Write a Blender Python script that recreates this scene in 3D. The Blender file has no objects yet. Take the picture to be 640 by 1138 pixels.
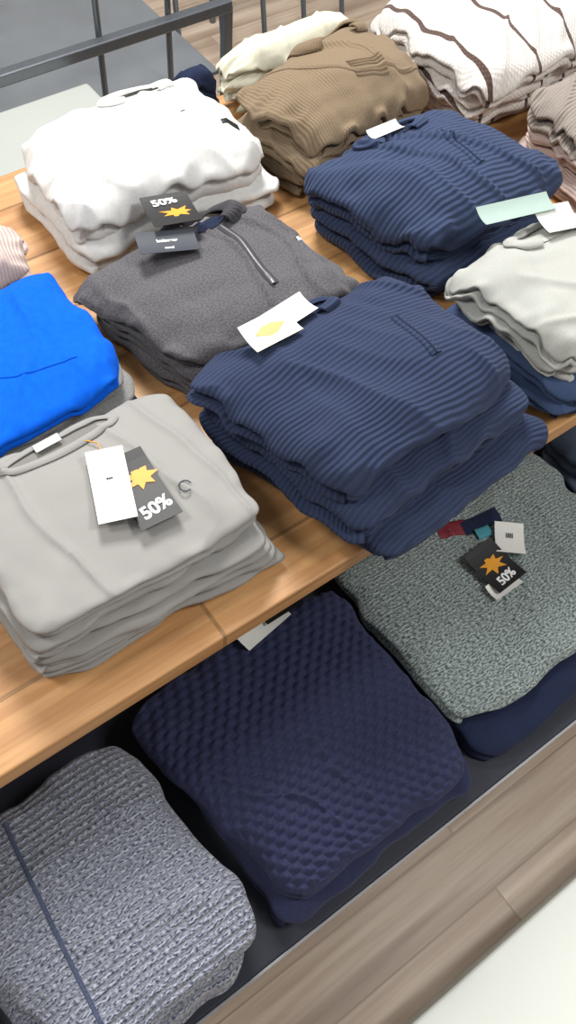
import bpy, math, random
import numpy as np
from mathutils import Vector, Matrix

# ------------------------------------------------------------------ helpers
def lin(c):
    out=[]
    for v in c:
        v=v/255.0
        out.append(v/12.92 if v<=0.04045 else ((v+0.055)/1.055)**2.4)
    return (out[0],out[1],out[2],1.0)

COL=bpy.context.scene.collection
def link(o,parent=None):
    COL.objects.link(o)
    if parent is not None: o.parent=parent
    return o
def empty(name,loc=(0,0,0)):
    e=bpy.data.objects.new(name,None); e.empty_display_size=0.05
    COL.objects.link(e); return e

def _h(ix,iy,seed):
    n=(ix.astype(np.int64)*374761393+iy.astype(np.int64)*668265263+seed*1442695041)&0xffffffff
    n=((n^(n>>13))*1274126177)&0xffffffff
    n=n^(n>>16)
    return (n&0xffff)/32767.5-1.0
def vn(x,y,seed=0):
    x=np.asarray(x,float);y=np.asarray(y,float)
    x0=np.floor(x);y0=np.floor(y);fx=x-x0;fy=y-y0
    fx=fx*fx*fx*(fx*(fx*6-15)+10);fy=fy*fy*fy*(fy*(fy*6-15)+10)
    a=_h(x0,y0,seed);b=_h(x0+1,y0,seed);c=_h(x0,y0+1,seed);d=_h(x0+1,y0+1,seed)
    return (a*(1-fx)+b*fx)*(1-fy)+(c*(1-fx)+d*fx)*fy
def fbm(x,y,seed=0,oc=3):
    r=0;a=1
    for i in range(oc):
        r=r+a*vn(x*2**i,y*2**i,seed+i*17);a*=.5
    return r

# ------------------------------------------------------------------ materials
def newmat(name):
    m=bpy.data.materials.new(name);m.use_nodes=True
    nt=m.node_tree
    b=nt.nodes['Principled BSDF']
    return m,nt,b
def mathn(nt,op,a,b=None):
    n=nt.nodes.new('ShaderNodeMath');n.operation=op
    for i,v in enumerate((a,b)):
        if v is None: continue
        if isinstance(v,(int,float)): n.inputs[i].default_value=v
        else: nt.links.new(v,n.inputs[i])
    return n.outputs[0]
def mix(nt,fac,a,b):
    n=nt.nodes.new('ShaderNodeMix');n.data_type='RGBA'
    if isinstance(fac,(int,float)): n.inputs[0].default_value=fac
    else: nt.links.new(fac,n.inputs[0])
    for i,v in ((6,a),(7,b)):
        if isinstance(v,tuple): n.inputs[i].default_value=v
        else: nt.links.new(v,n.inputs[i])
    return n.outputs[2]
def ramp(nt,fac,lo,hi):
    n=nt.nodes.new('ShaderNodeMapRange');n.inputs[1].default_value=lo;n.inputs[2].default_value=hi
    n.interpolation_type='SMOOTHSTEP'
    nt.links.new(fac,n.inputs[0]);return n.outputs[0]
def noise(nt,vec,scale,detail=2,rough=.5):
    n=nt.nodes.new('ShaderNodeTexNoise');n.inputs['Scale'].default_value=scale
    n.inputs['Detail'].default_value=detail;n.inputs['Roughness'].default_value=rough
    nt.links.new(vec,n.inputs['Vector']);return n.outputs['Fac']
def mapping(nt,vec,scale=(1,1,1),rot=(0,0,0),loc=(0,0,0)):
    n=nt.nodes.new('ShaderNodeMapping');n.inputs['Scale'].default_value=scale
    n.inputs['Rotation'].default_value=rot;n.inputs['Location'].default_value=loc
    nt.links.new(vec,n.inputs['Vector']);return n.outputs[0]

def knit(name,c,c2=None,rib=None,period=.006,ribdepth=.0012,heather=0.5,hscale=(500,500),fuzz=.0004,
         sheen=.25,ribdark=.35,wob=.35,stripe=None):
    """c base, c2 marl colour; rib 'v' = lines of constant v, 'u', 'waffle' """
    m,nt,b=newmat(name)
    c1=lin(c); cc=lin(c2) if c2 else tuple([x*.7 for x in c1[:3]]+[1])
    tc=nt.nodes.new('ShaderNodeTexCoord');uv=tc.outputs['UV']
    mp=mapping(nt,uv,(hscale[0],hscale[1],1))
    n1=noise(nt,mp,1.0,3,.6)
    f=ramp(nt,n1,.38,.62)
    f=mathn(nt,'MULTIPLY',f,heather)
    col=mix(nt,f,c1,cc)
    sep=nt.nodes.new('ShaderNodeSeparateXYZ');nt.links.new(uv,sep.inputs[0])
    fine=noise(nt,mapping(nt,uv,(900,900,1)),1.0,2,.6)
    h=mathn(nt,'MULTIPLY',fine,fuzz)
    wv=noise(nt,uv,7.,2,.5)
    if stripe:
        sx=mathn(nt,'ADD',sep.outputs['X'],mathn(nt,'MULTIPLY',wv,.05))
        fr=mathn(nt,'FRACT',mathn(nt,'DIVIDE',sx,stripe[1]))
        msk=mathn(nt,'LESS_THAN',fr,stripe[2]/stripe[1])
        col=mix(nt,msk,col,lin(stripe[0]))
    if rib:
        off=mathn(nt,'MULTIPLY',wv,wob*6)
        def s(sock,p,o=True):
            a=mathn(nt,'MULTIPLY',sock,2*math.pi/p)
            if o: a=mathn(nt,'ADD',a,mathn(nt,'MULTIPLY',off,6.28))
            return mathn(nt,'SINE',a)
        if rib=='v': w=s(sep.outputs['Y'],period)
        elif rib=='u': w=s(sep.outputs['X'],period)
        else: w=mathn(nt,'MULTIPLY',s(sep.outputs['X'],period),s(sep.outputs['Y'],period,False))
        w=mathn(nt,'MULTIPLY',mathn(nt,'ADD',w,1.0),.5)
        h=mathn(nt,'ADD',h,mathn(nt,'MULTIPLY',w,ribdepth))
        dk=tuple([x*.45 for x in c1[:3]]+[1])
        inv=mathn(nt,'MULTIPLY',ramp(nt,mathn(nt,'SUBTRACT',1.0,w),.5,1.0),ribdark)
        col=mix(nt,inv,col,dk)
    bp=nt.nodes.new('ShaderNodeBump');bp.inputs['Strength'].default_value=1.0
    bp.inputs['Distance'].default_value=1.0
    nt.links.new(h,bp.inputs['Height'])
    nt.links.new(bp.outputs[0],b.inputs['Normal'])
    nt.links.new(col,b.inputs['Base Color'])
    b.inputs['Roughness'].default_value=.92
    b.inputs['Specular IOR Level'].default_value=.15
    b.inputs['Sheen Weight'].default_value=sheen
    b.inputs['Sheen Roughness'].default_value=.5
    b.inputs['Sheen Tint'].default_value=tuple([min(1,x*2+.15) for x in c1[:3]]+[1])
    return m

def plain(name,c,rough=.5,metal=0.,var=.08,scale=60):
    m,nt,b=newmat(name)
    tc=nt.nodes.new('ShaderNodeTexCoord')
    n=noise(nt,tc.outputs['Object'],scale,3)
    c1=lin(c);c2=tuple([x*(1-var*2) for x in c1[:3]]+[1])
    nt.links.new(mix(nt,n,c1,c2),b.inputs['Base Color'])
    b.inputs['Roughness'].default_value=rough;b.inputs['Metallic'].default_value=metal
    return m

def wood(name,c1,c2,c3,plankw=.12,plankl=1.4,grain=(2.5,45.),rough=.5,seam=.003,seamdark=.35,streak=.6,bump=.0006,pv=.25):
    m,nt,b=newmat(name)
    tc=nt.nodes.new('ShaderNodeTexCoord');o=tc.outputs['Object']
    br=nt.nodes.new('ShaderNodeTexBrick')
    nt.links.new(o,br.inputs['Vector'])
    br.inputs['Scale'].default_value=1.0
    br.inputs['Brick Width'].default_value=plankl;br.inputs['Row Height'].default_value=plankw
    br.inputs['Mortar Size'].default_value=seam;br.inputs['Mortar Smooth'].default_value=.3
    br.inputs['Color1'].default_value=(0,0,0,1);br.inputs['Color2'].default_value=(1,1,1,1)
    br.inputs['Mortar'].default_value=(.5,.5,.5,1);br.offset=.37
    # per-plank offset for the grain
    va=nt.nodes.new('ShaderNodeVectorMath');va.operation='SCALE';va.inputs['Scale'].default_value=7.3
    nt.links.new(br.outputs['Color'],va.inputs[0])
    vb=nt.nodes.new('ShaderNodeVectorMath');vb.operation='ADD'
    nt.links.new(o,vb.inputs[0]);nt.links.new(va.outputs[0],vb.inputs[1])
    mp=mapping(nt,vb.outputs[0],(grain[0],grain[1],grain[1]))
    n1=noise(nt,mp,1.,5,.6)
    n2=noise(nt,mapping(nt,vb.outputs[0],(grain[0]*.5,grain[1]*.25,grain[1]*.25)),1.,3,.5)
    col=mix(nt,ramp(nt,n1,.3,.72),lin(c1),lin(c2))
    col=mix(nt,mathn(nt,'MULTIPLY',ramp(nt,n2,.45,.75),streak),col,lin(c3))
    bw=nt.nodes.new('ShaderNodeSeparateColor');nt.links.new(br.outputs['Color'],bw.inputs[0])
    col=mix(nt,mathn(nt,'MULTIPLY',bw.outputs[0],pv),col,lin(c3))
    d=tuple([x*.3 for x in lin(c2)[:3]]+[1])
    col=mix(nt,mathn(nt,'MULTIPLY',br.outputs['Fac'],seamdark),col,d)
    nt.links.new(col,b.inputs['Base Color'])
    b.inputs['Roughness'].default_value=rough
    bp=nt.nodes.new('ShaderNodeBump');bp.inputs['Distance'].default_value=bump*1.
    nt.links.new(n1,bp.inputs['Height']);nt.links.new(bp.outputs[0],b.inputs['Normal'])
    return m

# ------------------------------------------------------------------ basic geometry
def mesh_obj(name,verts,faces,mat,parent=None,smooth=True,uvs=None):
    me=bpy.data.meshes.new(name);me.from_pydata([tuple(v) for v in verts],[],faces)
    if mat: me.materials.append(mat)
    if smooth: me.polygons.foreach_set('use_smooth',[True]*len(me.polygons))
    if uvs is not None:
        l=me.uv_layers.new(name='UVMap')
        li=np.zeros(len(me.loops),dtype=np.int32);me.loops.foreach_get('vertex_index',li)
        l.data.foreach_set('uv',np.asarray(uvs)[li].astype(np.float32).ravel())
    me.update()
    o=bpy.data.objects.new(name,me);link(o,parent);return o
def box(name,x0,x1,y0,y1,z0,z1,mat,parent=None,bev=.003):
    cx,cy,cz=(x0+x1)/2,(y0+y1)/2,(z0+z1)/2
    v=[(x-cx,y-cy,z-cz) for x in (x0,x1) for y in (y0,y1) for z in (z0,z1)]
    f=[(0,1,3,2),(4,6,7,5),(0,4,5,1),(2,3,7,6),(0,2,6,4),(1,5,7,3)]
    o=mesh_obj(name,v,f,mat,parent,False);o.location=(cx,cy,cz)
    if bev:
        b=o.modifiers.new('bev','BEVEL');b.width=bev;b.segments=3
    return o
def tube(name,pts,r,mat,parent=None,cyc=False):
    c=bpy.data.curves.new(name,'CURVE');c.dimensions='3D';c.bevel_depth=r;c.bevel_resolution=4;c.use_fill_caps=True
    s=c.splines.new('POLY');s.points.add(len(pts)-1)
    for i,p in enumerate(pts): s.points[i].co=(p[0],p[1],p[2],1)
    s.use_cyclic_u=cyc;c.materials.append(mat)
    o=bpy.data.objects.new(name,c);link(o,parent);return o

def sstep(a,b,x):
    k=np.clip((x-a)/(b-a),0,1);return k*k*(3-2*k)

# ------------------------------------------------------------------ garment
class Garment:
    def __init__(s,name,quad,z0,th,mat,parent=None,nf=2,seed=0,wr=.003,wf=(9,9),rnd=5.,corner=(0,0,0,0),
                 dome=.008,N=90,M=80,fn=None,edgew=.011,groove=1.25,uvoff=(0,0),sag=.2,zt=None,panel=.003,sidew=.007):
        s.q=[np.array(p,float) for p in quad]  # A back-left, B back-right, C front-right, D front-left
        s.z0=z0;s.th=th;s.seed=seed;s.wr=wr;s.wf=wf;s.rnd=rnd;s.corner=corner;s.dome=dome;s.fn=fn;s.edgew=edgew
        s.sag=sag;s.zt=z0 if zt is None else zt;s.panel=panel
        A,B,C,D=s.q
        s.W=(np.linalg.norm(B-A)+np.linalg.norm(C-D))/2;s.L=(np.linalg.norm(A-D)+np.linalg.norm(B-C))/2
        s.rr=th/nf/2
        u=np.linspace(-1,1,N+1);v=np.linspace(-1,1,M+1)
        dens=lambda a: np.sign(a)*(1-(1-np.abs(a))**1.25)
        u=dens(u);v=dens(v)
        U,V=np.meshgrid(u,v)
        m=np.maximum(abs(U),abs(V));nn=(abs(U)**rnd+abs(V)**rnd)**(1/rnd)
        k=np.where(nn>0,m/np.maximum(nn,1e-9),1)
        p=U*k;q=V*k
        X,Y=s.xy(p,q);Z=s.hz(p,q)
        verts=np.stack([X.ravel(),Y.ravel(),Z.ravel()],1)
        uvs=np.stack([p.ravel()*s.W/2,q.ravel()*s.L/2],1)
        idx=np.arange((N+1)*(M+1)).reshape(M+1,N+1)
        faces=[(int(idx[j,i]),int(idx[j,i+1]),int(idx[j+1,i+1]),int(idx[j+1,i])) for j in range(M) for i in range(N)]
        per=list(idx[0,:])+list(idx[1:,N])+list(idx[M,-2::-1])+list(idx[M-1:0:-1,0])
        per=np.array(per);pu=U.ravel()[per];pv=V.ravel()[per]
        pp=p.ravel()[per];pq=q.ravel()[per]
        K=int(8*nf);hs=np.linspace(s.rr,th,K+1)[1:]
        prev=per;zr=Z.ravel()[per]
        zbot=s.squash(z0+0*pp,pp,pq)
        allv=[verts];alluv=[uvs];base=len(verts);n=len(per)
        pl=np.cumsum(np.r_[0,np.hypot(np.diff(pp),np.diff(pq))])*.15
        for h in hs:
            mid=(1-abs(2*h/th-1))
            hh=h+.35*s.rr*2*vn(pl*12,pl*0+h*20,seed+5)*mid
            fr=(hh/(2*s.rr))%1.0;ph=2*fr-1
            off=s.rr*groove*(1-np.sqrt(np.maximum(0,1-ph**2)))
            lay=np.floor(hh/(2*s.rr))
            off=off+sidew*(.4+vn(pl*7+lay*7.7,lay*3.1,seed+9))*np.minimum(1,(h-s.rr)/s.rr)
            f=1-off/(min(s.W,s.L)/2)
            x,y=s.xy(pp*f,pq*f)
            t=(h-s.rr)/(th-s.rr)
            z=zr*(1-t)+zbot*t
            allv.append(np.stack([x,y,z],1))
            side=abs(pu)>=abs(pv)
            uu=np.where(side,pp*s.W/2+np.sign(pu)*h,pp*s.W/2);vv=np.where(side,pq*s.L/2,pq*s.L/2+np.sign(pv)*h)
            alluv.append(np.stack([uu,vv],1))
            cur=base+np.arange(n)
            for i in range(n):
                j=(i+1)%n
                faces.append((int(prev[j]),int(prev[i]),int(cur[i]),int(cur[j])))
            prev=cur;base+=n
        faces.append(tuple(int(i) for i in prev[::-1]))
        V_=np.concatenate(allv);UVs=np.concatenate(alluv)+np.array(uvoff)
        s.o=mesh_obj(name,V_,faces,mat,parent,True,UVs)
    def squash(s,z,p,q):
        m=np.minimum(1,(abs(p)**s.rnd+abs(q)**s.rnd)**(1/s.rnd))
        cor=(abs(p)*abs(q))**2
        X=p*2.1;Y=q*2.1;sd=int(s.zt*1000)+int(abs(s.q[0][0])*97)
        f=s.sag*(.55*m**5+.25*m**2+.55*cor)*(1+.45*vn(X+9,Y+4,sd)+.55*m**6*vn(p*6+3,q*6+8,sd+3))
        return s.zt+(z-s.zt)*(1-f)
    def xy(s,p,q):
        A,B,C,D=s.q
        a=(1-p)*(1+q)/4;b=(1+p)*(1+q)/4;c=(1+p)*(1-q)/4;d=(1-p)*(1-q)/4
        x=a*A[0]+b*B[0]+c*C[0]+d*D[0];y=a*A[1]+b*B[1]+c*C[1]+d*D[1]
        m=(abs(p)**s.rnd+abs(q)**s.rnd)**(1/s.rnd)
        e=s.edgew*m**4
        X0=x+0;
        x=x+e*vn(y*11,y*0+2,s.seed+1)*.7+e*.4*vn(y*28,y*0+3,s.seed+6);y=y+e*vn(X0*9,X0*0+5,s.seed+2)*.7+e*.4*vn(X0*25,X0*0+7,s.seed+7)
        return x,y
    def hz(s,p,q):
        m=np.minimum(1,(abs(p)**s.rnd+abs(q)**s.rnd)**(1/s.rnd))
        c=s.corner
        z=((1-p)*(1+q)*c[0]+(1+p)*(1+q)*c[1]+(1+p)*(1-q)*c[2]+(1-p)*(1-q)*c[3])/4
        x=p*s.W/2;y=q*s.L/2
        wx=x*s.wf[0]+.35*vn(x*8,y*8,s.seed+3);wy=y*s.wf[1]+.35*vn(x*8+9,y*8,s.seed+4)
        w=fbm(wx,wy,s.seed,3)
        # rotated long soft creases
        a=.6+(s.seed%7)*.35
        rx_=(x*math.cos(a)+y*math.sin(a))*s.wf[0]*.55;ry_=(-x*math.sin(a)+y*math.cos(a))*s.wf[1]*2.1
        cr=1-abs(vn(rx_+3,ry_+1+.5*vn(x*10,y*10,s.seed+8),s.seed+40))*2.4
        z=z+s.wr*(w*.8+1.1*np.maximum(0,cr)**2)*(1-.4*m**6)
        # folded sleeves underneath make a raised panel on each side
        pe=.52+.06*vn(q*2+5,q*0,s.seed+12)-.10*q
        z=z+s.panel*(sstep(pe-.05,pe+.05,abs(p)))*(1-m**6)
        if s.fn is not None: z=z+s.fn(x,y,p,q)
        m0=1-s.rr*1.6/(min(s.W,s.L)/2)
        k=np.clip((m-m0)/(1-m0),0,1)
        z=z+s.dome*(1-m**2)-s.rr*(1-np.sqrt(np.maximum(0,1-k**2)))
        return s.squash(s.z0+s.th+z,p,q)
    def at(s,x,y):
        p=0.;q=0.
        for _ in range(8):
            X,Y=s.xy(np.array(p),np.array(q));e=1e-3
            X1,Y1=s.xy(np.array(p+e),np.array(q));X2,Y2=s.xy(np.array(p),np.array(q+e))
            J=np.array([[(X1-X)/e,(X2-X)/e],[(Y1-Y)/e,(Y2-Y)/e]],float)
            d=np.linalg.solve(J,np.array([x-X,y-Y],float));p+=d[0];q+=d[1]
            p=max(-1.3,min(1.3,p));q=max(-1.3,min(1.3,q))
        p=max(-.985,min(.985,p));q=max(-.985,min(.985,q))
        return float(s.hz(np.array(p),np.array(q)))

def strip(name,g,pts,width,mat,lift=.0012,th=.0015,parent=None,dom=.001,steps=None,uvscale=1):
    P=[np.array(p,float) for p in pts]
    L=sum(np.linalg.norm(P[i+1]-P[i]) for i in range(len(P)-1));n=steps or max(6,int(L/.005))
    path=[]
    for i in range(len(P)-1):
        k=max(2,int(n*np.linalg.norm(P[i+1]-P[i])/L))
        for j in range(k): path.append(P[i]+(P[i+1]-P[i])*j/k)
    path.append(P[-1]);path=np.array(path)
    if len(P)>2:
        for _ in range(6):
            path[1:-1]=(path[:-2]+path[1:-1]*2+path[2:])/4
    vs=[];uv=[];cs=[-1,-.98,-.5,0,.5,.98,1];d=0
    for i,p in enumerate(path):
        t=path[min(i+1,len(path)-1)]-path[max(i-1,0)];t/=np.linalg.norm(t)+1e-9;nx=np.array([-t[1],t[0]])
        if i: d+=np.linalg.norm(path[i]-path[i-1])
        for j,c in enumerate(cs):
            q=p+nx*c*width/2;z=g.at(q[0],q[1])
            z+= -.002 if abs(c)==1 else lift+dom*(1-c*c)
            vs.append((q[0],q[1],z));uv.append((c*width/2*uvscale,d*uvscale))
    m=len(cs);fs=[(i*m+j,(i+1)*m+j,(i+1)*m+j+1,i*m+j+1) for i in range(len(path)-1) for j in range(m-1)]
    return mesh_obj(name,vs,fs,mat,parent or g.o.parent,True,uv)

def collar(name,g,c,rx,ry,wd,rise,mat,parent,rot=0.,a0=-60,a1=240,th=.004,inner=None,fallfront=.2,innerlift=.002,fy=.8):
    """folded collar lying on the sweater: band of width wd swept round the neck opening"""
    n=60;m=8;vs=[];uv=[]
    def W(x,y): return (c[0]+x*math.cos(rot)-y*math.sin(rot),c[1]+x*math.sin(rot)+y*math.cos(rot))
    for i in range(n+1):
        a=math.radians(a0+(a1-a0)*i/n);e=min(i,n-i)/n*2
        k=1-fallfront*(1-min(1,e*4))**2
        for j in range(m+1):
            f=j/m
            x=(rx+wd*k*f)*math.cos(a);y=(ry+wd*k*f*fy)*math.sin(a)
            X,Y=W(x,y)
            z=g.at(X,Y)+.001+rise*k*(math.sin(math.pi*min(1,f*1.02+.12))**.7)*(1+.15*math.sin(a*4+c[0]*30))
            vs.append((X,Y,z));uv.append((a*rx,f*wd))
    fs=[(i*(m+1)+j,(i+1)*(m+1)+j,(i+1)*(m+1)+j+1,i*(m+1)+j+1) for i in range(n) for j in range(m)]
    o=mesh_obj(name,vs,fs,mat,parent,True,uv)
    so=o.modifiers.new('s','SOLIDIFY');so.thickness=th;so.offset=-1
    ss=o.modifiers.new('ss','SUBSURF');ss.levels=1;ss.render_levels=1
    if inner:
        n=40;rings=6;vs=[];fs=[]
        for r_ in range(rings+1):
            for i in range(n):
                a=2*math.pi*i/n;k=r_/rings*1.04
                X,Y=W(rx*k*math.cos(a),ry*k*math.sin(a))
                vs.append((X,Y,g.at(X,Y)+innerlift))
        for r_ in range(rings):
            for i in range(n):
                j=(i+1)%n;fs.append((r_*n+i,(r_+1)*n+i,(r_+1)*n+j,r_*n+j))
        mesh_obj(name+'_lining',vs,fs,inner,parent,True,[(v[0],v[1]) for v in vs])
    return o

def card(name,center,w,h,rot,mat,parent,tilt=(0,0),bend=.004,items=(),th=.0007):
    n=8;vs=[]
    for side in (0,1):
        for j in range(n+1):
            for i in range(n+1):
                x=(i/n-.5)*w;y=(j/n-.5)*h
                vs.append((x,y,bend*((2*j/n-1)**2)+(-th if side else 0)))
    k=(n+1)*(n+1);fs=[]
    for j in range(n):
        for i in range(n):
            a=j*(n+1)+i;fs.append((a,a+1,a+n+2,a+n+1));fs.append((k+a,k+a+n+1,k+a+n+2,k+a+1))
    for i in range(n):
        a,b=i,i+1
        fs.append((a,k+a,k+b,b));t=n*(n+1);fs.append((t+b,k+t+b,k+t+a,t+a))
        fs.append(((i+1)*(n+1),k+(i+1)*(n+1),k+i*(n+1),i*(n+1)));e=n
        fs.append((i*(n+1)+e,k+i*(n+1)+e,k+(i+1)*(n+1)+e,(i+1)*(n+1)+e))
    o=mesh_obj(name,vs,fs,mat,parent,False)
    o.location=center;o.rotation_euler=(tilt[0],tilt[1],rot)
    for it in items:
        kind,x,y,size,mt,ex=it
        if kind=='text':
            cu=bpy.data.curves.new(name+'_print','FONT');cu.body=ex[0];cu.size=size;cu.align_x='CENTER';cu.align_y='CENTER'
            cu.extrude=.0003;cu.offset=size*.03;cu.materials.append(mt)
            t=bpy.data.objects.new(name+'_print',cu);link(t,o)
            t.location=(x*w,y*h,bend*((2*y)**2)+.0008);t.rotation_euler=(0,0,ex[1])
        else:
            rs=random.Random(int(abs(x*1000)+abs(y*777)+3));pts=[]
            nn=ex[0]
            for q in range(nn):
                a=2*math.pi*q/nn;r=size*(1 if q%2==0 else ex[1])*(.85+.3*rs.random())
                pts.append((r*math.cos(a),r*math.sin(a)*ex[2],0))
            b=mesh_obj(name+'_graphic',pts+[(p[0],p[1],-.0008) for p in pts],
                [tuple(range(nn))]+[(i,nn+i,nn+(i+1)%nn,(i+1)%nn) for i in range(nn)],mt,o,False)
            b.location=(x*w,y*h,bend*((2*y)**2)+.0007)
    return o

def rect(x0,x1,y0,y1): return [(x0,y1),(x1,y1),(x1,y0),(x0,y0)]
def jit(q,rnd,a=.006):
    dx=rnd.uniform(-a,a);dy=rnd.uniform(-a,a)
    return [(p[0]+dx+rnd.uniform(-a,a)*.6,p[1]+dy+rnd.uniform(-a,a)*.6) for p in q]
def lerpq(q0,q1,t): return [(a[0]*(1-t)+b[0]*t,a[1]*(1-t)+b[1]*t) for a,b in zip(q0,q1)]

# ------------------------------------------------------------------ camera
cam=bpy.data.cameras.new('camera');co=bpy.data.objects.new('camera',cam);COL.objects.link(co)
right=Vector((0.8063,-0.5882,0.064)).normalized();fwd=Vector((0.3574,0.3984,-0.8447)).normalized()
up=right.cross(fwd).normalized();right=fwd.cross(up).normalized()
Mx=Matrix((right,up,-fwd)).transposed().to_4x4();Mx.translation=Vector((0,0,1.8))
co.matrix_world=Mx
cam.sensor_fit='VERTICAL';cam.sensor_height=24;cam.lens=1003/1138*24;cam.clip_start=.02
bpy.context.scene.camera=co

# ------------------------------------------------------------------ world and lamps
w=bpy.data.worlds.new('world');bpy.context.scene.world=w;w.use_nodes=True
w.node_tree.nodes['Background'].inputs[0].default_value=(.96,.98,1,1)
w.node_tree.nodes['Background'].inputs[1].default_value=.42
def area(name,loc,size,power,col=(1,1,1),target=None):
    l=bpy.data.lights.new(name,'AREA');l.shape='RECTANGLE';l.size=size[0];l.size_y=size[1];l.energy=power;l.color=col
    o=bpy.data.objects.new(name,l);COL.objects.link(o);o.location=loc
    d=(Vector(target or (loc[0],loc[1],0))-Vector(loc)).normalized();o.rotation_euler=d.to_track_quat('-Z','Y').to_euler();return o
area('ceiling_light',(1.1,2.1,3.2),(.8,.8),100,(1,.985,.96),(.5,.7,.7))
area('ceiling_light',(-1.0,1.2,3.2),(.6,.6),32,(1,.985,.955),(.4,.6,.7))
area('ceiling_light',(1.4,-.7,3.2),(.6,.6),38,(1,.985,.96),(.7,.3,.3))
sc=bpy.context.scene
sc.view_settings.view_transform='Standard';sc.view_settings.look='None';sc.view_settings.exposure=0.0

# ------------------------------------------------------------------ materials instances
M_table=wood('oak_table',(214,166,112),(184,132,80),(142,96,56),plankw=.13,plankl=1.3,grain=(3,70),rough=.45,seamdark=.6)
M_floor=wood('floor_laminate',(218,199,178),(186,162,139),(150,128,110),plankw=.12,plankl=1.1,grain=(2.2,46),rough=.4,seamdark=.35,streak=.85,pv=.4,seam=.002)
M_deck=plain('dark_navy_deck',(20,25,42),.6)
M_decktrim=plain('deck_trim',(150,148,150),.4,.3)
M_frame=plain('dark_frame',(24,24,28),.6)  # even near-black colour of the table legs and platform base
M_wall=plain('wall_paint',(214,212,208),.8,0,.02,3)
M_plinth=plain('pale_plinth',(184,188,182),.35,0,.05,6)
M_glass=plain('smoked_glass_shelf',(136,140,144),.15,.1,.2,5)
M_white=plain('white_plinth',(222,224,216),.5,0,.03,5)
M_metal=plain('brushed_metal',(125,130,136),.35,.7,.1)
M_card=plain('card_white',(232,232,226),.6,0,.03)
M_cardk=plain('card_black',(22,22,24),.5,0,.1)
M_cardc=plain('card_cream',(226,222,202),.6,0,.04)
M_cardg=plain('card_green',(160,180,172),.6,0,.04)
M_or=plain('ink_orange',(240,165,40),.5,0,.1)
M_gold=plain('ink_gold',(214,170,90),.5,0,.1)
M_ink=plain('ink_black',(25,25,28),.5)
M_inkw=plain('ink_white',(240,240,240),.5,0,.02)
M_dkslate=plain('label_slate',(62,66,76),.6)
M_red=plain('label_red',(120,25,45),.7)
M_teallab=plain('label_teal',(70,150,165),.7)
M_zip=plain('zip_metal',(150,150,156),.45,.4,.3,400)

K_white=knit('knit_white',(234,234,231),(220,220,218),heather=.5,hscale=(120,120),fuzz=.0009)
K_brown=knit('knit_brown',(140,122,100),(112,97,78),rib='u',period=.005,ribdepth=.0007,heather=.5,ribdark=.25)
K_cream=knit('knit_cream',(222,220,200),(205,202,182))
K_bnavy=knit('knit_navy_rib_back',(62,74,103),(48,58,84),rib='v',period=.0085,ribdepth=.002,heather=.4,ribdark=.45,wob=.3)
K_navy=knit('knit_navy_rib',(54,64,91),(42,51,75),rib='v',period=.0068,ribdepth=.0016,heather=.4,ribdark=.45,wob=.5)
K_char=knit('knit_charcoal',(102,100,103),(72,71,75),heather=.8,hscale=(350,350),fuzz=.0006)
K_charc=knit('knit_charcoal_collar',(76,74,78),(56,54,58),rib='u',period=.004,ribdepth=.0006)
K_blue=knit('fabric_blue',(6,96,218),(5,82,202),heather=.4,hscale=(90,90),fuzz=.0002,sheen=.1)
K_grey=knit('fabric_grey_melange',(150,150,148),(118,118,118),heather=.8)
K_pink=knit('knit_pink',(214,192,184),(196,174,166),rib='u',period=.006)
K_tee=knit('jersey_warm_grey',(154,152,149),(138,136,133),heather=.4,hscale=(900,900),fuzz=.00015,sheen=.1)
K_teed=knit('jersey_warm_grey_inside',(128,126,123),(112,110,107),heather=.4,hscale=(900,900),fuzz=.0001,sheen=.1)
K_beige=knit('fabric_stone',(178,179,173),(162,163,157),heather=.5,fuzz=.0002)
K_blue2=knit('fabric_denim_blue',(64,80,112),(50,64,92),heather=.4,fuzz=.0002)
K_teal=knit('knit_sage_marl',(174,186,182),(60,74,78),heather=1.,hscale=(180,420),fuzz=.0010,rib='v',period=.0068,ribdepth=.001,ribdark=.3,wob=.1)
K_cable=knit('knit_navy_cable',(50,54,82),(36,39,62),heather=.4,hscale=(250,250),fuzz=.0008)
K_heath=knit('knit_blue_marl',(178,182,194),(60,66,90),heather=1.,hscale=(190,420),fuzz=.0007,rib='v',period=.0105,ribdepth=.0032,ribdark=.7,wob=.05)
K_seam=knit('knit_marl_seam',(84,92,114),(58,64,88),heather=.8)
K_dnavy=knit('fabric_dark_navy',(34,42,66),(24,30,52),heather=.4)
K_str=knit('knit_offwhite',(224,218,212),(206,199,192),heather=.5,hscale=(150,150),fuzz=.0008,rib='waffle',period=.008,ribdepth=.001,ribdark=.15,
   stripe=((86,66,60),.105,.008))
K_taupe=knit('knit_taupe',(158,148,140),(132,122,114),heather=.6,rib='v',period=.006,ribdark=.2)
K_slate=knit('knit_slate',(84,96,116),(66,76,96),heather=.5)

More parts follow.
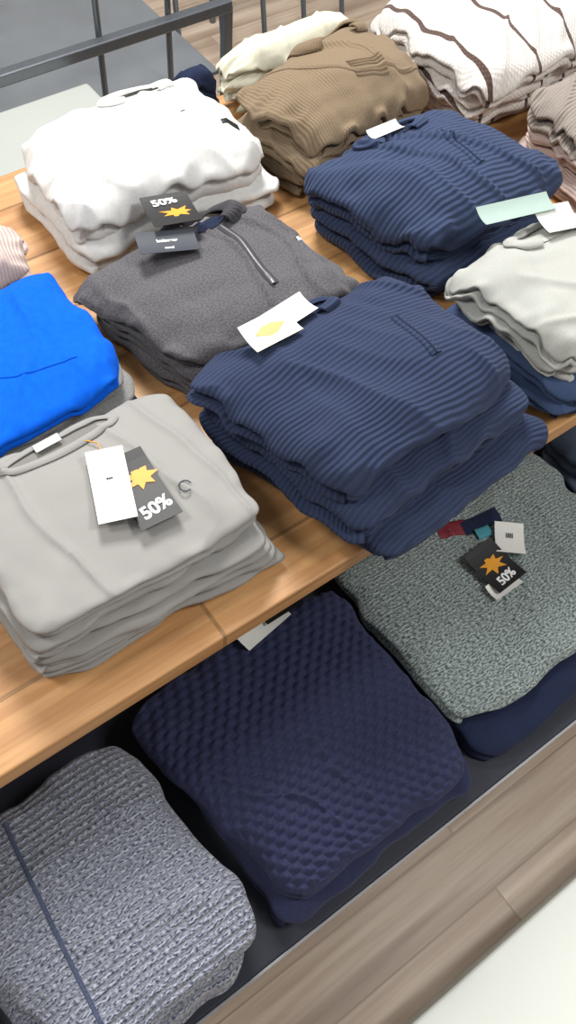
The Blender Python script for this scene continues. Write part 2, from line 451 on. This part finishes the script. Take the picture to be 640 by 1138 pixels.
# ------------------------------------------------------------------ room, fixtures
fl=box('floor',-3.5,5.5,-3,6.5,-.05,0,M_floor,bev=0)
box('wall_back',-3.5,5.5,6.5,6.6,0,3.4,M_wall,bev=0)
box('wall_front',-3.5,5.5,-3.1,-3,0,3.4,M_wall,bev=0)
box('wall_left',-3.6,-3.5,-3,6.5,0,3.4,M_wall,bev=0)
box('wall_right',5.5,5.6,-3,6.5,0,3.4,M_wall,bev=0)
T=empty('display_table')
box('table_top',-.7,2.2,.39,1.335,.715,.75,M_table,T,.003)
for i,(x,y) in enumerate(((-.6,.62),(2.05,.62),(-.6,1.25),(2.05,1.25),(.75,1.0))):
    box('table_leg_%d'%(i+1),x-.035,x+.035,y-.035,y+.035,.38,.716,M_frame,T)
S=empty('low_display_platform')
box('platform_deck',-.9,2.3,.073,1.38,.33,.38,M_deck,S,.004)
box('platform_trim',-.9,2.3,.069,.0735,.372,.379,M_decktrim,S,.001)
box('platform_base',-.8,2.2,.16,1.3,0,.33,M_frame,S,.004)
box('white_plinth',.18,1.9,-.75,-.120,0,.125,M_white,None,.008)
box('pale_display_plinth',-.9,.90,1.45,1.93,0,.45,M_plinth,None,.01)
Rk=empty('metal_rack')
box('rack_rail',-.4,1.35,1.955,1.985,.485,.515,M_metal,Rk,.004)
box('rack_rail_back',-.4,3.2,2.62,2.65,.30,.325,M_metal,Rk,.004)
box('rack_glass_shelf',-.38,1.33,1.99,2.60,.30,.312,M_glass,Rk,.002)
for i,(x,y) in enumerate(((-.38,1.97),(.30,1.97),(1.34,1.97))):
    box('rack_post_%d'%(i+1),x-.013,x+.013,y-.013,y+.013,0,.5,M_metal,Rk,.003)
for i,x in enumerate((.30,.64,.975,1.175)):
    tube('rack_upright_%d'%(i+1),[(x,1.992,0.0),(x,1.992,1.0)],.008,M_metal,Rk)
for i,(x,y) in enumerate(((.95,2.66),(.6,2.66),(1.45,2.66),(1.75,2.66),(2.2,2.66),(2.7,2.66))):
    tube('rack_leg_%d'%(i+1),[(x,y,0.0),(x,y,1.0)],.011,M_metal,Rk)
Wt=empty('wire_stand')
for i,x in enumerate((1.50,1.66,1.82,1.98,2.14)):
    tube('wire_leg_%d'%(i+1),[(x,2.2,.009),(x-.05,2.24,.012),(x-.1,2.3,.1),(x-.02,2.5,.55)],.009,M_metal,Wt)
tube('wire_foot',[(1.42,2.2,.01),(2.25,2.2,.01)],.009,M_metal,Wt)
tube('wire_top',[(1.42,2.5,.55),(2.25,2.5,.55)],.009,M_metal,Wt)

rnd=random.Random(4)
def stack(name,q0,q1,z0,z1,n,mat,seed,mats=None,names='folded_sweater',top={},jt=.011,**kw):
    E=empty(name);th=(z1-z0)/n;g=None
    for i in range(n):
        last=i==n-1
        k=dict(kw)
        if last: k.update(top)
        else: k['N']=60;k['M']=50;k['dome']=.002;k['panel']=0
        t=i/max(1,n-1)
        q=lerpq(q0,q1,t)
        if 0<i<n-1: q=jit(q,rnd,jt)
        g=Garment('%s_%d'%(names,i+1),q,z0+i*th,th*1.04,(mats[i] if mats else mat),E,seed=seed+i*31,uvoff=(i*.37,i*.21),zt=z0,**k)
    return E,g

# --- white sweaters
E,g=stack('white_sweater_stack',[(.425,1.275),(.80,1.25),(.81,1.01),(.43,1.02)],[(.452,1.285),(.79,1.27),(.79,1.015),(.42,1.03)],.75,.89,2,K_white,100,
   top=dict(corner=(-.012,0,0,0),dome=.014),wr=.010,wf=(7,10),rnd=9,nf=2,sag=.25)
strip('placket',g,[(.675,1.25),(.685,1.13)],.012,K_white,dom=.002)
strip('label',g,[(.728,1.083),(.757,1.075)],.012,M_ink,dom=0)
collar('collar',g,(.66,1.235),.05,.012,.022,.008,K_white,E)

# --- brown
E,g=stack('brown_sweater_stack',rect(.83,1.13,1.0,1.23),[(.80,1.18),(1.14,1.245),(1.155,1.02),(.855,.985)],.75,.90,3,K_brown,200,
   top=dict(dome=.012),wr=.010,wf=(7,9),rnd=7,sag=.25)
for i in range(6):
    y=1.085-i*.006
    strip('rib_detail_%d'%(i+1),g,[(.985,y+.002),(1.045,y-.012)],.0035,K_brown,dom=.0015)
strip('shoulder_seam',g,[(.86,1.17),(.93,1.10),(1.0,1.06),(1.10,1.05),(1.14,1.07)],.008,K_brown,dom=.002)
collar('collar',g,(1.03,1.19),.06,.018,.025,.009,K_brown,E)
E,g=stack('cream_sweater_stack',rect(.87,1.18,1.265,1.325),[(.87,1.32),(1.18,1.33),(1.18,1.265),(.87,1.255)],.75,.86,2,K_cream,230,wr=.004,rnd=6)
E,g=stack('dark_navy_sweater_stack',rect(.79,.86,1.28,1.33),rect(.78,.86,1.285,1.33),.75,.83,2,K_dnavy,240,wr=.002,rnd=5,edgew=.004)

# --- striped
E,g=stack('striped_sweater_stack',rect(1.19,1.62,.985,1.27),[(1.17,1.26),(1.60,1.28),(1.60,.945),(1.165,.93)],.75,.925,4,K_str,300,
   top=dict(dome=.012),wr=.009,wf=(7,9),rnd=7,sag=.2)

# --- taupe / pink right column
E,g=stack('taupe_sweater_stack',rect(1.235,1.58,.69,.90),[(1.24,.90),(1.58,.90),(1.60,.74),(1.235,.75)],.75,.90,3,K_taupe,330,mats=[K_pink,K_pink,K_taupe],
   wr=.007,rnd=7,sag=.2)

# --- back navy
E,g=stack('navy_ribbed_sweater_stack',[(.79,.95),(1.13,.955),(1.16,.695),(.85,.685)],[(.785,.955),(1.11,.955),(1.175,.70),(.85,.70)],.75,.895,2,K_bnavy,400,
   top=dict(dome=.016,corner=(-.01,0,-.004,0)),wr=.011,wf=(6,9),rnd=7,sag=.22)
strip('placket',g,[(1.005,.865),(1.012,.775)],.020,K_bnavy,dom=.002)
strip('placket_edge',g,[(1.005,.865),(1.012,.775)],.004,K_dnavy,lift=.003,dom=.001)
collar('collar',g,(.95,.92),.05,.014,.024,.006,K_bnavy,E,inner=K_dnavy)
card('hang_tag',(.94,.925,g.at(.94,.925)+.014),.07,.022,.1,M_card,E,(.1,.1))

# --- charcoal half zip
E,g=stack('charcoal_half_zip_stack',[(.385,.955),(.73,.97),(.745,.70),(.445,.70)],[(.365,.965),(.70,.982),(.755,.712),(.44,.715)],.75,.86,3,K_char,500,
   top=dict(dome=.012,corner=(-.02,-.004,0,0)),wr=.010,wf=(5,8),rnd=8,sag=.22)
zp=[(.621,.925),(.623,.88),(.616,.83),(.609,.767)]
strip('zip_tape',g,zp,.015,K_charc,dom=.001)
strip('zip_teeth',g,zp,.0045,M_zip,lift=.0026,dom=.0012)
strip('zip_puller',g,[(.610,.790),(.606,.765)],.006,M_zip,lift=.005,dom=.001)
strip('brand_label',g,[(.706,.842),(.728,.836)],.007,M_inkw,dom=0,lift=.003)
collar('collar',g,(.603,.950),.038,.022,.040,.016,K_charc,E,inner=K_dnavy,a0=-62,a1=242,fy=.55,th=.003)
card('sale_tag',(.562,.972,g.at(.565,.955)+.030),.075,.085,-.25,M_cardk,E,(-.15,.05),items=[('text',-.05,.28,.024,M_inkw,('50%',.1)),('blob',0.1,-.08,.026,M_or,(14,.5,.6))])
card('care_tag',(.522,.918,g.at(.522,.918)+.018),.09,.046,-.32,M_dkslate,E,(.0,.1),items=[('text',0,.1,.009,M_inkw,('knitwear',0)),('text',0,-.25,.006,M_inkw,('casual',0))])

# --- centre navy
E,g=stack('navy_sweater_stack',[(.405,.665),(.765,.66),(.818,.366),(.484,.336)],[(.380,.668),(.735,.672),(.783,.422),(.458,.400)],.75,.936,3,K_navy,600,
   top=dict(dome=.012,corner=(-.022,-.004,0,0),N=120,M=100),wr=.011,wf=(6,8),rnd=9,sag=.13,nf=2,jt=.006,groove=1.7,sidew=.010)
strip('placket',g,[(.654,.565),(.653,.485)],.018,K_navy,dom=.002)
strip('placket_edge',g,[(.654,.565),(.653,.485)],.004,K_dnavy,lift=.003,dom=.001)
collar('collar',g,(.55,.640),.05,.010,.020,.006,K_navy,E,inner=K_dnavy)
card('hang_tag_back',(.53,.642,g.at(.53,.64)+.020),.085,.036,.12,M_card,E,(.05,0))
card('hang_tag',(.50,.632,g.at(.50,.632)+.022),.07,.046,-.02,M_cardc,E,(.05,-.05),items=[('blob',0,.05,.024,M_gold,(4,1,.5))])

# --- blue polo over grey, left
E,g=stack('blue_polo_stack',rect(.06,.375,.742,.985),[(.08,.975),(.352,.975),(.350,.735),(.08,.722)],.75,.87,4,K_blue,700,mats=[K_dnavy,K_grey,K_grey,K_blue],
   top=dict(dome=.008),wr=.0035,wf=(5,7),rnd=9,sag=.10,jt=.005)
strip('hem_seam',g,[(.16,.83),(.22,.80),(.30,.79)],.003,K_blue,dom=.001,lift=.001)
E,g=stack('pink_sweater_stack',rect(.05,.35,1.0,1.16),[(.05,1.14),(.355,1.13),(.352,1.0),(.05,.995)],.75,.86,2,K_pink,720,wr=.005,rnd=8)

# --- warm grey tees
E,g=stack('grey_tshirt_stack',[(.05,.70),(.378,.70),(.400,.432),(.06,.460)],[(.05,.708),(.372,.70),(.375,.458),(.062,.462)],.75,.872,6,K_tee,800,names='folded_tshirt',
   top=dict(dome=.006,N=110,M=90,wr=.006,panel=.0015),wr=.004,wf=(6,9),rnd=14,nf=2,sag=.08,jt=.008,groove=1.7,sidew=.009)
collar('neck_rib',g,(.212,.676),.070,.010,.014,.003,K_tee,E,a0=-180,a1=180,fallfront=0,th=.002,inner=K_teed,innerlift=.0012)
card('size_label',(.20,.682,g.at(.20,.682)+.006),.035,.012,.05,M_card,E)
card('sale_tag',(.259,.556,g.at(.257,.556)+.007),.054,.110,-.07,M_cardk,E,(0,.0),items=[('text',.05,-.30,.024,M_inkw,('50%',.15)),('blob',.12,.14,.022,M_or,(14,.5,.9))])
card('hang_tag',(.230,.576,g.at(.234,.574)+.012),.046,.105,-.36,M_card,E,(0,-.03),items=[('text',0,.1,.006,M_dkslate,('tee',0))])
tube('tag_string',[(.245,.622,g.at(.245,.62)+.012),(.25,.645,g.at(.25,.645)+.006),(.236,.665,g.at(.236,.665)+.004)],.0008,M_or,E)
tube('embroidered_logo',[(.306+.008*math.cos(a/10*6.28),.532+.008*math.sin(a/10*6.28),g.at(.306,.532)+.0012) for a in range(9)],.0009,M_dkslate,E)

# --- stone on denim, right
E,g=stack('stone_sweatshirt_stack',[(.83,.645),(1.15,.64),(1.15,.40),(.875,.385)],[(.812,.635),(1.12,.63),(1.14,.422),(.86,.412)],.75,.915,6,K_beige,900,
   mats=[K_dnavy,K_blue2,K_blue2,K_beige,K_beige,K_beige],top=dict(dome=.01,wr=.008),wr=.006,wf=(6,8),rnd=9,sag=.16)
collar('collar',g,(.98,.60),.06,.02,.02,.006,K_beige,E,inner=K_beige)
card('hang_tag_back',(.955,.645,g.at(.96,.61)+.03),.12,.035,-.25,M_cardg,E,(.1,0))
card('hang_tag',(1.0,.60,g.at(1.0,.60)+.018),.06,.055,-.3,M_card,E)

# ---------------- lower platform
E,g=stack('sage_sweater_stack',rect(.57,1.0,.10,.46),[(.558,.52),(1.03,.52),(1.05,.145),(.56,.155)],.38,.472,2,K_teal,1000,mats=[K_dnavy,K_teal],
   top=dict(dome=.008,N=120,M=100),wr=.007,wf=(6,7),rnd=10,sag=.15)
card('sale_tag',(.775,.335,g.at(.775,.335)+.010),.065,.085,.05,M_cardk,E,(0,0),items=[('text',0,-.32,.022,M_inkw,('50%',.1)),('blob',0,.05,.026,M_or,(14,.5,.7))])
card('price_tag',(.835,.36,g.at(.835,.36)+.010),.05,.06,-.7,M_card,E,(0,0),items=[('text',0,.1,.01,M_dkslate,('|||||',0))])
card('hang_tag',(.765,.30,g.at(.765,.30)+.007),.06,.03,.0,M_card,E)
strip('neck_label',g,[(.75,.445),(.80,.425)],.03,M_red,dom=.001)
strip('neck_label_navy',g,[(.79,.425),(.86,.41)],.03,K_dnavy,dom=.002)
strip('neck_label_teal',g,[(.80,.402),(.825,.395)],.02,M_teallab,lift=.006,dom=.001)
E,g=stack('slate_sweater_stack',rect(1.07,1.35,.18,.50),rect(1.07,1.35,.2,.50),.38,.49,2,K_slate,1050,wr=.005,rnd=8)

def cable(x,y,p,q):
    x=x+.004*np.sin(y*40)
    a=x/.021;b=y/.0135
    row=np.floor(b)
    sx=np.sin(math.pi*(a+.5*(row%2)))**2
    sy=np.sin(math.pi*(b-row))
    edge=np.clip((1-np.maximum(abs(p),abs(q)))*20,0,1)
    return .0085*sx**.8*np.maximum(sy,0)**.8*edge
E,g=stack('navy_cable_knit_stack',rect(.17,.54,.085,.47),[(.135,.465),(.545,.475),(.520,.11),(.188,.095)],.38,.51,2,K_cable,1100,
   top=dict(dome=.006,N=380,M=380,fn=cable),wr=.006,wf=(5,6),rnd=10,nf=2,sag=.16)
card('sale_card_black',(.425,.478,g.at(.42,.455)+.022),.07,.055,.0,M_cardk,E,(.1,0),items=[('text',0,.1,.03,M_inkw,('30',0))])
card('sale_card',(.385,.465,g.at(.385,.455)+.014),.09,.05,.15,M_card,E,(.1,0),items=[('text',0,.2,.02,M_ink,('30%',0))])
E,g=stack('blue_marl_knit_stack',rect(-.19,.125,.082,.45),[(-.2,.44),(.122,.445),(.148,.098),(-.14,.09)],.38,.51,2,K_heath,1200,
   top=dict(dome=.006,N=120,M=110),wr=.006,wf=(5,6),rnd=10,nf=2,sag=.16)
strip('seam',g,[(-.072,.42),(-.080,.27),(-.086,.12)],.006,K_seam,lift=.0012,dom=.0005)
E,g=stack('dark_sweater_stack',rect(-.5,-.22,.10,.44),rect(-.5,-.22,.10,.44),.38,.48,2,K_dnavy,1250,wr=.003)
